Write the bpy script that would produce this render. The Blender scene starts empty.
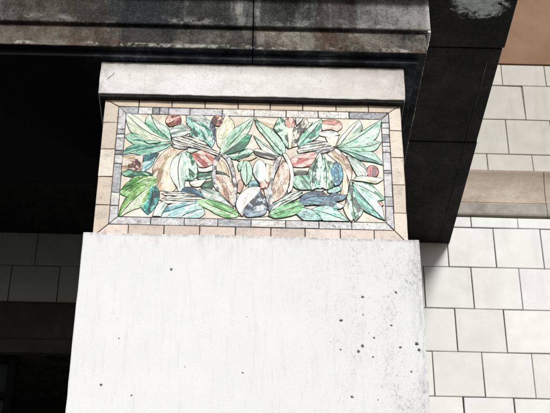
import bpy, bmesh, math, random
from mathutils import Vector, noise, geometry
random.seed(7)
sc = bpy.context.scene
COL = sc.collection
GROUND = -1.6

# ------------------------------------------------------------------ objects
def thing(name, label, cat, loc=(0, 0, 0), group=None):
    o = bpy.data.objects.new(name, None); COL.objects.link(o)
    o.location = loc; o.empty_display_size = .1
    o['label'] = label; o['category'] = cat; o['kind'] = 'thing'
    if group: o['group'] = group
    return o

def part(name, bm, mats, parent=None, smooth=False, label=None):
    me = bpy.data.meshes.new(name); bm.to_mesh(me); bm.free()
    if not isinstance(mats, (list, tuple)): mats = [mats]
    for m in mats: me.materials.append(m)
    if smooth:
        for p in me.polygons: p.use_smooth = True
    o = bpy.data.objects.new(name, me); COL.objects.link(o)
    if parent:
        o.parent = parent; w = Vector((0,0,0)); p = parent      # meshes are drawn in place, then hung on their thing
        while p: w += p.location; p = p.parent
        me.transform(__import__('mathutils').Matrix.Translation(-w))
    if label: o['label'] = label
    return o

def structure(name, bm, mats):
    o = part(name, bm, mats); o['kind'] = 'structure'; return o

# ------------------------------------------------------------------ mesh helpers
def add_box(bm, x0, x1, y0, y1, z0, z1, mi=0):
    v = [bm.verts.new(p) for p in ((x0,y0,z0),(x1,y0,z0),(x1,y1,z0),(x0,y1,z0),(x0,y0,z1),(x1,y0,z1),(x1,y1,z1),(x0,y1,z1))]
    fs = [bm.faces.new([v[i] for i in q]) for q in ((3,2,1,0),(4,5,6,7),(0,1,5,4),(1,2,6,5),(2,3,7,6),(3,0,4,7))]
    for f in fs: f.material_index = mi
    return fs

def rough_box(x0, x1, y0, y1, z0, z1, step=.03, bev=.006, amp=.0012, front_only=True, seed=0.0):
    """box with rounded, slightly worn arrises"""
    bm = bmesh.new(); add_box(bm, x0, x1, y0, y1, z0, z1)
    bmesh.ops.bevel(bm, geom=bm.edges[:], offset=bev, segments=2, profile=.6, affect='EDGES')
    def cut(co, no):
        bmesh.ops.bisect_plane(bm, geom=bm.verts[:]+bm.edges[:]+bm.faces[:], plane_co=co, plane_no=no)
    n = int((x1-x0)/step)
    for i in range(1, n): cut((x0+(x1-x0)*i/n,0,0), (1,0,0))
    n = int((z1-z0)/step)
    for i in range(1, n): cut((0,0,z0+(z1-z0)*i/n), (0,0,1))
    for v in bm.verts:
        p = v.co
        e = sum(1 for a,b in ((p.x-x0,x1-p.x),(p.y-y0,y1-p.y),(p.z-z0,z1-p.z)) if min(a,b) < bev*1.05)
        k = amp*(2.2 if e >= 2 else .5)
        v.co = p + noise.noise_vector(p*18+Vector((seed,seed*2,3)))*k + noise.noise_vector(p*60+Vector((seed,1,3)))*k*.6
    bm.normal_update()
    return bm

def loft(bm, levels, mi=0):
    """levels: list of closed rings (same length) of 3-D points, bottom to top; capped both ends"""
    rings = [[bm.verts.new(p) for p in L] for L in levels]
    n = len(rings[0])
    for a, b in zip(rings, rings[1:]):
        for i in range(n):
            j = (i+1) % n
            bm.faces.new((a[i], a[j], b[j], b[i])).material_index = mi
    bm.faces.new(rings[0][::-1]).material_index = mi
    bm.faces.new(rings[-1]).material_index = mi

# ------------------------------------------------------------------ material helpers
class N:
    def __init__(s, name):
        s.m = bpy.data.materials.new(name); s.m.use_nodes = True
        s.t = s.m.node_tree; s.t.nodes.clear()
        s.out = s.new('ShaderNodeOutputMaterial'); s.b = s.new('ShaderNodeBsdfPrincipled')
        s.t.links.new(s.b.outputs[0], s.out.inputs[0])
        s.P = s.new('ShaderNodeNewGeometry').outputs['Position']
    def new(s, t, **k):
        n = s.t.nodes.new(t)
        for a, v in k.items(): setattr(n, a, v)
        return n
    def put(s, n, i, v):
        if v is None: return
        if hasattr(v, 'is_output') or hasattr(v, 'links'): s.t.links.new(v, n.inputs[i])
        else:
            if isinstance(v, tuple) and len(v) == 3 and n.inputs[i].type == 'RGBA': v = (*v, 1)
            n.inputs[i].default_value = v
    def coord(s, scale=(1,1,1), src=None, loc=None):
        mp = s.new('ShaderNodeMapping'); s.put(mp, 0, src or s.P)
        s.put(mp, 'Scale', scale)
        if loc is not None: s.put(mp, 'Location', loc)
        return mp.outputs[0]
    def noise(s, vec, scale, detail=4, rough=.55, dist=0.0, out='Fac'):
        n = s.new('ShaderNodeTexNoise'); s.put(n, 'Vector', vec); s.put(n, 'Scale', scale)
        s.put(n, 'Detail', detail); s.put(n, 'Roughness', rough); s.put(n, 'Distortion', dist)
        return n.outputs[out]
    def voro(s, vec, scale, feature='F1', out='Distance', rand=1.0):
        n = s.new('ShaderNodeTexVoronoi', feature=feature); s.put(n, 'Vector', vec); s.put(n, 'Scale', scale)
        s.put(n, 'Randomness', rand)
        return n.outputs[out]
    def ramp(s, fac, stops, interp='LINEAR'):
        n = s.new('ShaderNodeValToRGB'); s.put(n, 0, fac); cr = n.color_ramp; cr.interpolation = interp
        while len(cr.elements) < len(stops): cr.elements.new(.5)
        for e, (p, c) in zip(cr.elements, stops):
            e.position = p; e.color = (*c, 1) if isinstance(c, tuple) else (c, c, c, 1)
        return n.outputs[0]
    def mix(s, fac, a, b, mode='MIX'):
        n = s.new('ShaderNodeMix', data_type='RGBA', blend_type=mode)
        s.put(n, 0, fac); s.put(n, 6, a); s.put(n, 7, b); return n.outputs[2]
    def math(s, op, a, b=None, c=None, clamp=False):
        n = s.new('ShaderNodeMath', operation=op, use_clamp=clamp)
        s.put(n, 0, a); s.put(n, 1, b); s.put(n, 2, c); return n.outputs[0]
    def maprange(s, v, a, b, c=0., d=1.):
        n = s.new('ShaderNodeMapRange'); s.put(n, 0, v)
        for i, x in enumerate((a, b, c, d)): s.put(n, i+1, x)
        return n.outputs[0]
    def sep(s, v):
        n = s.new('ShaderNodeSeparateXYZ'); s.put(n, 0, v); return n.outputs
    def bump(s, h, strength=.3, dist=.002, prev=None):
        n = s.new('ShaderNodeBump'); s.put(n, 'Height', h); s.put(n, 'Strength', strength); s.put(n, 'Distance', dist)
        if prev is not None: s.put(n, 'Normal', prev)
        return n.outputs[0]
    def attr(s, name, out='Color'):
        n = s.new('ShaderNodeAttribute', attribute_name=name); return n.outputs[out]
    def done(s, col, rough=.8, normal=None, spec=None):
        s.put(s.b, 'Base Color', col); s.put(s.b, 'Roughness', rough)
        if normal is not None: s.put(s.b, 'Normal', normal)
        if spec is not None: s.put(s.b, 'Specular IOR Level', spec)
        return s.m

def lin(r, g, b):
    f = lambda c: (c/255/12.92) if c <= 10 else ((c/255+.055)/1.055)**2.4
    return (f(r), f(g), f(b))
SHAPES = [
('field_patch','tan',[-446.1,329.2,-377.5,336.3,-377.5,290.0,-383.0,268.9,-445.4,263.0]),
('field_patch','tan',[11.4,507.3,92.5,509.7,78.6,478.5,68.2,456.4,38.2,478.2]),
('field_patch','tan',[-50.5,110.8,-33.4,95.3,37.1,95.2,57.2,99.8,63.5,146.1,70.0,182.8,42.7,206.6,-38.5,179.8]),
('arch_band','tanpink',[-334.4,196.0,-337.9,257.7,-336.3,291.1,-315.4,338.1,-286.1,368.7,-257.8,378.0,-229.7,372.4,-266.4,362.8,-296.1,338.6,-315.9,295.9,-323.4,244.0,-319.0,193.9]),
('arch_band','tan',[-318.8,190.3,-323.4,244.0,-317.2,300.1,-296.3,342.8,-266.6,367.1,-226.1,368.2,-250.8,353.5,-284.3,330.5,-300.9,292.1,-300.9,244.7,-291.7,191.0]),
('arch_band','cream2',[-291.6,189.0,-300.9,244.7,-300.9,292.1,-284.3,330.5,-250.8,353.5,-261.5,339.6,-277.6,313.8,-281.4,273.1,-277.0,245.3,-256.5,202.3,-269.5,189.6]),
('arch_band','tanpink',[248.1,367.8,286.9,383.0,309.8,364.9,332.3,332.5,342.7,295.4,341.0,268.6,334.5,243.6,326.6,271.6,316.2,308.4,297.2,340.8,271.3,363.3]),
('arch_band','cream2',[259.5,360.9,273.3,361.3,297.1,336.5,315.4,305.5,324.8,268.2,328.2,222.8,324.6,187.9,302.2,189.3,310.3,230.5,311.2,272.0,303.5,313.5,283.3,338.2]),
('leaf','palemint',[-449.1,516.8,-435.3,515.9,-402.4,492.2,-377.7,468.3,-348.3,437.8,-323.5,419.5,-281.7,398.8,-314.3,396.5,-350.1,401.5,-389.6,410.3,-422.2,433.5,-440.1,471.3]),
('leaf','mint',[-362.6,516.7,-351.2,496.7,-322.4,471.2,-294.0,451.6,-286.5,418.0,-284.9,400.8,-323.6,421.7,-348.3,437.8,-373.5,468.5,-374.2,491.7]),
('leaf','mintvein',[-446.3,418.1,-421.8,428.3,-389.6,410.3,-342.3,398.7,-282.8,392.3,-320.5,382.6,-375.9,379.7,-410.9,383.4,-435.5,403.3]),
('leaf','seafoam',[-450.3,334.2,-437.2,360.1,-410.7,379.6,-372.4,379.0,-320.4,380.5,-279.1,388.1,-302.3,366.1,-342.8,345.8,-377.6,337.1,-412.5,343.8]),
('leaf','tealblue',[-375.9,321.5,-359.7,338.9,-323.4,345.5,-333.0,324.9,-351.2,310.9,-368.2,307.0]),
('leaf','paleblue',[-368.3,309.1,-351.2,311.7,-336.1,318.5,-346.6,290.8,-369.4,269.3,-377.9,269.1,-378.7,294.1]),
('berry','berryred',[-424.0,292.8,-421.7,309.7,-410.3,319.3,-394.7,318.1,-383.8,304.5,-383.4,285.6,-393.5,272.0,-410.7,272.3,-421.5,280.3]),
('leaf','darkgreen',[-445.4,263.0,-431.2,271.7,-418.0,278.8,-403.6,269.2,-381.1,270.2,-358.8,265.4,-332.5,254.6,-375.1,250.9,-406.2,245.0,-434.8,249.2]),
('leaf','vividgreen',[-446.9,176.5,-436.6,199.2,-423.2,218.1,-401.9,241.8,-371.9,249.7,-326.4,248.5,-323.1,225.4,-327.4,204.4,-346.9,205.9,-384.5,204.4,-406.0,183.3,-419.7,165.0,-435.1,168.7]),
('leaf','springgreen',[-443.4,83.9,-435.8,124.1,-419.7,165.0,-406.1,185.8,-384.6,205.2,-346.1,210.0,-346.4,180.5,-354.7,148.6,-372.1,123.5,-401.1,109.1,-433.2,86.6]),
('leaf','tealgem',[-345.8,205.9,-324.3,210.2,-312.8,185.9,-314.7,145.3,-330.1,113.4,-345.8,94.6,-360.1,108.2,-368.6,126.0,-353.3,153.1,-346.1,180.5]),
('leaf','whitemint',[-246.6,346.4,-270.7,321.6,-279.6,277.7,-274.3,245.4,-255.6,211.3,-245.8,190.3,-230.2,190.7,-228.2,246.7,-234.0,279.0,-238.5,319.1]),
('leaf','mintblotch',[-244.2,346.5,-225.5,353.4,-212.9,342.7,-195.3,317.4,-188.1,280.3,-190.7,249.4,-208.5,234.5,-226.4,236.0,-232.6,277.4,-237.8,319.2]),
('petal','pink',[-211.9,344.4,-189.4,359.9,-166.8,359.3,-130.1,339.1,-132.7,309.5,-154.2,294.2,-179.0,294.4,-195.4,318.3]),
('leaf','darkgreen',[-191.0,249.4,-181.8,268.8,-160.2,266.9,-132.9,273.5,-134.0,253.9,-155.9,242.1,-176.2,237.4]),
('leaf','darkgreen',[-171.8,208.7,-158.8,227.6,-131.8,236.6,-132.7,209.8,-150.9,195.0]),
('leaf','greymint',[-174.8,199.2,-151.2,203.2,-127.1,195.7,-103.0,182.9,-79.4,147.4,-60.0,128.2,-102.0,149.6,-139.8,158.3,-160.2,170.3]),
('leaf','zebra',[-306.6,152.0,-283.8,168.8,-301.2,178.5,-269.4,187.2,-235.4,185.7,-204.8,184.5,-174.3,167.8,-157.6,154.1,-189.0,152.0,-233.6,144.3,-274.8,137.5]),
('leaf','navy',[-240.3,188.0,-230.8,204.2,-206.0,205.7,-183.1,194.1,-163.8,175.0,-156.5,161.8,-182.1,168.0,-205.0,181.6]),
('leaf','paleblue',[-296.3,104.0,-281.8,128.4,-260.3,138.7,-233.6,144.3,-185.1,148.9,-176.5,135.4,-217.2,107.8,-238.0,84.8,-287.2,83.5,-304.7,84.6]),
('leaf','icemint',[-235.6,84.5,-217.3,110.2,-180.8,132.9,-161.9,122.5,-156.1,100.7,-179.0,83.3]),
('leaf','lime',[-185.3,152.9,-159.9,160.1,-136.0,154.7,-102.0,146.8,-63.6,125.3,-43.6,103.0,-48.1,90.9,-81.6,88.4,-119.2,102.9,-146.1,122.2,-172.4,133.9]),
('petal','rosetan',[-129.6,253.2,-116.5,261.5,-82.1,255.4,-66.0,228.2,-60.6,199.6,-60.6,154.8,-64.0,142.6,-94.9,174.1,-114.7,200.9,-129.8,226.4]),
('petal','cream2',[-112.4,324.4,-94.8,311.0,-82.6,278.7,-79.4,258.8,-105.3,267.2,-119.3,275.6,-120.2,305.7]),
('leaf','blackbar',[-120.8,278.9,-105.6,276.0,-88.2,268.1,-77.6,256.0,-101.8,262.3,-120.7,265.5]),
('stem','greyglass',[-119.6,345.8,-109.1,341.8,-120.3,309.9,-124.5,267.9,-122.1,230.7,-108.6,200.3,-116.9,195.9,-131.5,226.3,-136.2,267.6,-132.0,309.5]),
('stem','greyglass',[-112.8,349.8,-100.8,351.8,-76.7,332.2,-61.2,288.5,-54.7,242.5,-49.1,199.9,-51.1,167.2,-55.8,134.7,-63.3,140.2,-59.2,167.0,-59.3,203.7,-65.0,242.2,-72.8,284.0,-86.1,319.3]),
('berry','berrypink',[-304.2,485.8,-298.8,505.3,-281.6,513.7,-262.1,510.8,-252.4,493.0,-255.1,473.2,-270.5,465.8,-291.3,460.8,-300.7,471.9]),
('leaf','greymint',[-287.4,445.2,-259.8,468.7,-236.1,464.2,-213.3,438.7,-242.4,423.2,-280.4,416.0]),
('leaf','tealgreen',[-233.4,509.0,-203.9,511.6,-171.8,502.0,-151.2,465.3,-139.8,427.0,-141.0,375.4,-167.6,403.3,-218.0,425.6,-213.5,451.7,-229.5,474.0]),
('leaf','greystone',[-232.7,509.9,-200.4,513.5,-170.3,509.0,-155.0,473.5,-181.9,490.2,-206.3,483.4]),
('leaf','navystripe',[-164.7,500.0,-146.6,485.1,-135.5,467.9,-128.4,442.0,-129.5,407.9,-140.3,377.1,-139.0,424.4,-153.0,465.3]),
('leaf','zebra',[-282.2,409.9,-242.2,419.7,-191.5,416.0,-164.6,395.7,-148.2,374.3,-114.6,353.1,-118.7,339.5,-153.8,355.4,-181.0,368.3,-217.0,376.2,-267.4,384.2]),
('leaf','creamleaf',[-98.0,511.2,-85.6,510.6,-68.1,483.0,-67.5,458.1,-97.7,418.7,-106.8,395.2,-108.3,373.8,-120.9,389.2,-126.4,446.4,-111.0,471.3]),
('berry','berryred2',[-142.5,490.5,-137.4,507.4,-122.7,512.6,-108.5,506.4,-104.4,488.5,-109.7,473.1,-123.2,468.7,-137.1,474.9]),
('leaf','mintcream',[4.0,511.5,-3.7,480.5,-9.0,459.8,-24.2,430.3,-50.8,398.5,-73.6,376.5,-104.1,348.3,-109.7,360.9,-106.6,389.6,-97.6,416.1,-67.5,455.5,-32.9,483.2]),
('leaf','emerald',[-3.7,432.6,-12.0,406.5,-27.1,377.8,-42.2,365.4,-80.6,349.9,-102.0,346.7,-73.6,376.5,-50.8,398.5,-24.2,430.3]),
('leaf','mintblotch',[-84.3,343.8,-49.9,352.0,-19.4,372.0,5.0,365.5,-15.1,341.6,-41.4,328.1,-68.4,329.1]),
('leaf','mintcream',[5.5,428.6,26.7,407.6,58.3,382.8,82.7,362.2,93.2,345.5,47.0,359.0,23.4,390.4]),
('leaf','mintspeck',[6.6,499.2,38.2,478.2,65.7,457.2,92.9,424.2,108.6,395.8,113.9,375.9,110.5,346.0,89.6,358.1,70.1,385.3,42.5,427.5,19.1,460.7]),
('leaf','bottlegreen',[92.5,510.5,80.0,482.9,77.3,456.7,100.9,424.4,112.1,392.9,124.3,378.3,122.9,434.6,116.2,482.7,106.7,503.5]),
('leaf','blackrim',[5.0,365.1,18.1,374.0,50.8,362.1,92.5,342.1,72.5,331.4,35.8,339.6,14.2,350.0]),
('leaf','spotted',[141.8,462.9,155.9,474.2,177.1,496.7,189.5,506.3,194.6,485.0,173.3,450.8,159.2,424.4,156.6,389.9,139.6,385.2,136.2,428.0]),
('stem','creamleaf',[118.7,471.0,143.2,471.7,136.9,419.4,134.7,380.7,126.4,380.5,125.7,419.1]),
('berry','berrypink',[114.4,488.3,118.6,506.0,131.3,511.7,144.0,506.8,148.2,489.3,142.5,471.6,131.3,465.2,120.1,471.0]),
('leaf','tealgreenlight',[241.4,507.8,203.0,475.6,175.4,440.9,159.5,407.2,161.1,384.1,198.2,410.0,229.2,432.9,243.0,474.6]),
('petal','pinkpale',[246.9,501.8,285.5,508.2,307.1,496.6,311.9,473.9,296.1,456.9,273.1,465.8,245.6,460.7,242.4,483.3]),
('petal','whiteglass',[231.4,445.5,253.3,457.4,288.3,455.0,302.8,444.1,272.5,432.8,239.7,436.2]),
('petal','cream2',[255.0,429.7,300.6,437.1,295.2,415.4,287.8,393.7,270.5,395.8]),
('leaf','zebra',[156.9,372.8,178.9,394.0,213.9,413.0,252.6,409.8,274.0,396.7,285.9,385.1,235.4,376.8,186.7,366.0,160.7,360.2]),
('stem','greyglass',[212.7,364.2,242.4,377.9,288.4,387.7,273.6,373.6,248.1,363.5,224.7,353.5]),
('petal','pinkred',[131.2,323.8,143.3,341.0,179.7,355.6,207.5,364.1,228.1,350.2,207.0,310.0,189.7,303.6,162.2,300.3,140.1,304.7]),
('leaf','palemint',[294.1,393.9,309.5,431.3,327.6,456.5,349.4,485.5,374.3,506.9,384.1,480.8,380.4,462.0,362.2,440.6,333.7,419.1]),
('leaf','mint',[452.1,511.3,446.6,477.8,432.7,434.0,400.7,408.1,360.9,394.9,322.7,395.5,294.7,388.8,323.1,411.9,339.0,421.4,362.2,440.6,386.7,461.3,418.7,486.7]),
('leaf','mintvein',[296.4,387.9,329.6,394.5,364.4,393.3,399.6,407.2,421.0,419.0,448.0,413.3,437.5,395.0,418.8,377.4,374.2,374.0,336.2,379.7]),
('leaf','seafoam',[296.3,382.8,322.4,382.7,368.6,371.2,414.7,370.4,435.6,344.7,455.3,317.9,417.1,329.4,371.4,337.4,337.4,359.3]),
('leaf','greymint',[328.6,352.2,359.3,337.9,382.3,320.0,398.0,292.3,393.8,271.0,361.5,269.2,343.7,309.2]),
('berry','berrydeep',[395.1,288.9,401.2,307.1,415.2,313.4,428.7,306.2,433.6,288.8,427.4,271.1,412.8,264.9,399.3,270.3]),
('leaf','creamleaf',[344.0,253.0,380.7,267.3,419.0,264.2,450.3,259.3,435.4,246.4,421.5,240.3,387.6,247.2]),
('leaf','seagreen',[345.1,243.1,376.1,242.3,406.3,234.9,417.5,223.7,431.8,203.2,453.1,176.5,426.8,169.2,404.9,193.8,375.1,209.4]),
('leaf','bottlegreen',[337.7,249.9,344.5,223.3,350.7,198.9,355.4,172.9,373.6,137.5,370.6,114.5,350.9,84.4,337.7,105.6,323.3,136.1,320.7,167.5,329.0,199.5]),
('leaf','aqua',[346.3,237.7,375.2,210.6,404.9,192.6,426.7,166.8,441.2,139.3,446.4,92.6,409.5,110.8,376.5,132.3,358.5,163.3,350.4,200.1]),
('petal','whiteglass',[-183.0,235.2,-155.8,240.1,-165.5,225.4,-178.6,210.6,-202.6,212.8,-210.0,227.4]),
('petal','whiteglass',[-184.9,286.2,-160.8,284.8,-137.1,298.1,-134.8,278.9,-160.3,271.9,-180.9,272.2]),
('leaf','whitemint',[-328.4,89.1,-317.1,127.5,-297.8,144.9,-282.0,132.5,-295.9,108.0,-301.5,87.8]),
('petal','cream2',[-48.2,322.5,-13.9,335.7,3.2,344.6,13.7,337.3,-6.8,324.5,-31.0,322.9]),
('petal','whitemint',[205.9,201.7,229.8,208.6,243.4,205.7,226.3,199.5]),
('petal','icemint',[260.4,206.1,281.0,217.4,298.2,223.6,304.7,209.8,280.6,196.9,260.3,198.0]),
('petal','cream2',[311.6,141.0,323.9,158.3,327.9,131.4,340.9,97.7,335.5,85.6,321.0,107.1]),
('petal','whiteglass',[153.2,510.5,175.4,510.3,167.2,496.0,153.8,479.8]),
('petal','greymint',[-220.9,368.0,-184.2,362.2,-208.0,350.5,-225.5,355.1]),
('petal','greystone',[-278.8,382.5,-250.8,378.2,-222.6,368.8,-246.8,365.5,-269.6,371.7]),
('petal','tealgreen',[176.4,380.7,197.4,391.9,218.3,395.1,197.3,383.0]),
('petal','slate',[59.0,127.5,71.0,146.3,83.8,154.8,73.1,134.3,62.4,116.3]),
('petal','mintspeck',[-39.5,318.5,-30.9,321.7,-35.6,295.5,-43.9,278.5,-48.4,299.3]),
('petal','greymint',[357.3,264.9,384.8,269.0,377.7,259.7,353.6,255.7]),
('petal','pinkpale',[423.9,165.1,439.1,163.9,444.7,150.7,436.8,148.5]),
('petal','mint',[-373.3,394.4,-345.7,397.8,-321.0,391.6,-355.4,385.5]),
('petal','spotted',[187.5,475.1,198.2,488.6,208.8,491.9,194.5,471.0,178.6,450.9]),
('leaf','mintspeck',[-27.8,320.9,-10.5,316.4,-0.0,285.6,-2.2,248.6,-18.8,218.8,-32.3,247.7,-37.0,280.0]),
('petal','rosetan',[-45.0,232.9,-34.9,241.4,-29.0,216.9,-38.6,187.9,-46.8,191.8]),
('leaf','tealblue',[-10.5,213.3,-5.4,234.0,14.0,240.7,23.4,220.8,8.5,213.8]),
('petal','whiteglass',[-50.0,147.0,-38.5,179.8,-12.8,206.7,15.3,214.8,30.4,210.3,26.5,194.7,7.5,168.1,-7.5,150.2,-21.3,129.7,-24.9,107.5,-30.1,95.4,-46.0,120.5]),
('petal','navymottle',[-21.8,119.6,-6.1,150.7,9.2,168.9,26.5,195.5,37.5,182.3,51.7,151.1,53.6,123.3,20.0,115.2]),
('petal','slate',[-24.2,107.5,-20.4,120.5,20.0,116.0,53.6,124.1,43.7,103.8,16.9,94.3,-13.2,92.7]),
('petal','whitemint',[24.2,327.5,40.5,314.9,48.4,282.4,44.3,244.5,26.0,234.1,10.0,258.0,5.1,285.8,12.3,314.1]),
('petal','cream2',[49.5,310.5,73.4,301.5,70.8,269.3,57.4,230.8,46.4,244.6,48.8,281.2]),
('stem','greyglass',[86.3,336.9,101.5,339.8,88.5,299.0,75.7,255.3,72.6,207.4,72.3,154.5,61.0,129.9,53.3,153.9,42.0,202.5,58.9,215.2,62.7,255.0,76.1,307.1]),
('petal','rosetan',[108.8,324.8,122.9,307.6,128.4,270.9,125.0,224.5,114.8,192.2,86.4,159.7,72.3,154.5,70.6,207.4,77.8,246.3,92.0,292.9]),
('petal','berrypink',[24.6,234.8,44.4,241.6,58.5,227.6,52.2,209.3,32.4,207.9]),
('stem','whiteglass',[105.6,354.4,117.4,354.7,134.6,317.1,142.8,266.4,138.6,211.3,125.0,192.5,123.6,204.8,129.8,225.5,132.5,266.9,122.9,312.6]),
('leaf','mintvein',[142.8,260.5,165.4,266.2,192.2,267.8,198.7,231.5,202.6,209.4,175.4,207.8,152.9,212.1,141.4,225.8]),
('leaf','blackbar',[140.8,273.0,158.6,283.5,179.3,283.2,194.3,281.1,182.6,269.1,158.6,265.1]),
('leaf','mintblotch',[234.6,364.4,213.0,321.5,197.2,291.2,192.8,258.6,200.7,229.9,206.0,207.1,223.1,216.6,231.9,211.9,233.3,268.9,241.4,310.9,240.2,343.8]),
('leaf','mintblotch',[244.9,356.6,255.2,331.1,274.4,322.4,282.7,307.5,268.6,287.4,275.0,262.6,281.2,246.2,276.4,223.0,257.1,211.0,241.9,217.9,232.6,211.9,234.0,268.9,242.1,311.0]),
('leaf','bluedot',[269.3,287.9,285.8,323.1,301.2,318.5,310.6,289.9,309.9,257.4,300.1,232.7,283.9,225.7,276.3,256.4]),
('leaf','zebragreen',[63.1,111.6,75.4,134.4,90.5,161.1,112.8,182.8,143.0,195.1,170.9,201.2,168.4,180.7,135.5,159.1,105.4,140.0]),
('leaf','green',[59.9,98.7,68.1,114.1,98.0,138.2,124.3,146.2,158.1,159.3,179.7,151.0,172.8,126.6,150.5,108.4,116.6,95.5,79.4,90.8]),
('leaf','mintspeckblue',[153.2,108.5,177.3,131.6,203.5,123.9,225.2,106.5,236.3,87.6,199.4,81.0,177.0,84.4]),
('leaf','aqua',[204.5,128.3,237.4,141.3,278.5,135.6,297.0,118.5,327.4,82.2,277.4,78.4,244.0,84.3,229.8,104.6]),
('leaf','navyteal',[161.5,150.5,185.2,161.7,219.0,156.5,266.5,163.9,314.1,145.9,293.6,133.2,248.6,143.2,211.1,147.0,178.3,142.9]),
('leaf','navy',[160.1,151.3,173.8,181.7,196.4,196.6,222.9,202.2,245.6,195.9,256.6,181.5,279.6,194.4,305.9,188.2,324.6,188.7,307.2,167.1,269.8,160.0,219.0,156.5,185.2,157.6]),
]
VEINS = [(-447.5,513.7,-402.1,464.6,-358.0,431.1,-311.4,408.6,-283.1,400.0),
(-360.9,511.9,-338.8,462.0,-312.6,430.2,-287.0,407.2),
(-439.0,88.0,-408.7,137.0,-377.2,174.4,-348.4,203.8),
(-435.0,176.8,-399.9,210.5,-363.7,232.1,-330.2,243.4),
(-245.7,340.1,-253.3,281.0,-242.8,198.5),
(2.6,507.0,-43.6,435.8,-97.4,357.0),
(8.1,496.2,47.3,438.4,86.1,383.6,108.7,354.4),
(26.8,401.2,61.8,374.4,89.7,351.8),
(448.7,506.8,397.8,457.3,347.6,416.9,301.7,389.8),
(445.2,413.2,392.2,392.4,305.1,385.6),
(452.1,322.0,394.2,347.8,339.4,369.5,301.5,381.3),
(372.8,502.4,341.6,455.6,305.4,402.8),
(347.7,227.5,381.9,175.3,417.5,127.8,444.8,94.6),
(349.7,237.8,396.7,212.4,449.8,177.2),
(208.6,126.0,258.8,111.4,322.1,83.2),
(-295.6,104.0,-246.0,121.4,-183.0,145.3),
(-234.4,85.7,-205.0,106.5,-161.9,121.7),
(-159.4,148.0,-111.5,125.1,-50.3,98.8),
(63.9,100.0,110.9,119.3,175.0,147.2),
(-20.4,312.7,-16.2,266.8,-17.5,225.4),
(233.4,353.8,210.2,285.8,207.8,215.3),
(248.9,350.0,254.9,287.0,253.8,216.6),
(161.5,157.0,205.7,178.5,249.8,181.3),
(157.3,387.8,197.7,438.5,240.6,503.0),
(-449.4,336.3,-388.6,359.3,-285.9,384.5),
(-338.0,200.0,-335.5,155.2,-345.7,98.6),
(346.4,239.8,340.9,162.0,351.1,90.0),
(-163.4,462.8,-184.7,470.9,-224.6,500.4)]
PITS = [(-.222,2.169),(-.374,1.914),(-.417,1.753),(-.321,1.72),(.396,2.083),(.395,2.018),(.325,1.996),(.504,2.103),(.483,1.982),(.427,1.938),(.39,1.908),(.377,1.888),(.321,1.892),(.561,1.919),(.567,1.898),(.353,1.732),(.539,1.822),(.509,1.905),(.422,1.87),(.018,1.805),(.432,1.724)]
PIT_R = [.0085,.0055,.0075,.006,.0085,.006,.008,.008,.0065,.007,.0105,.0095,.006,.010,.009,.008,.007,.0085,.006,.005,.005]
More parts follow.
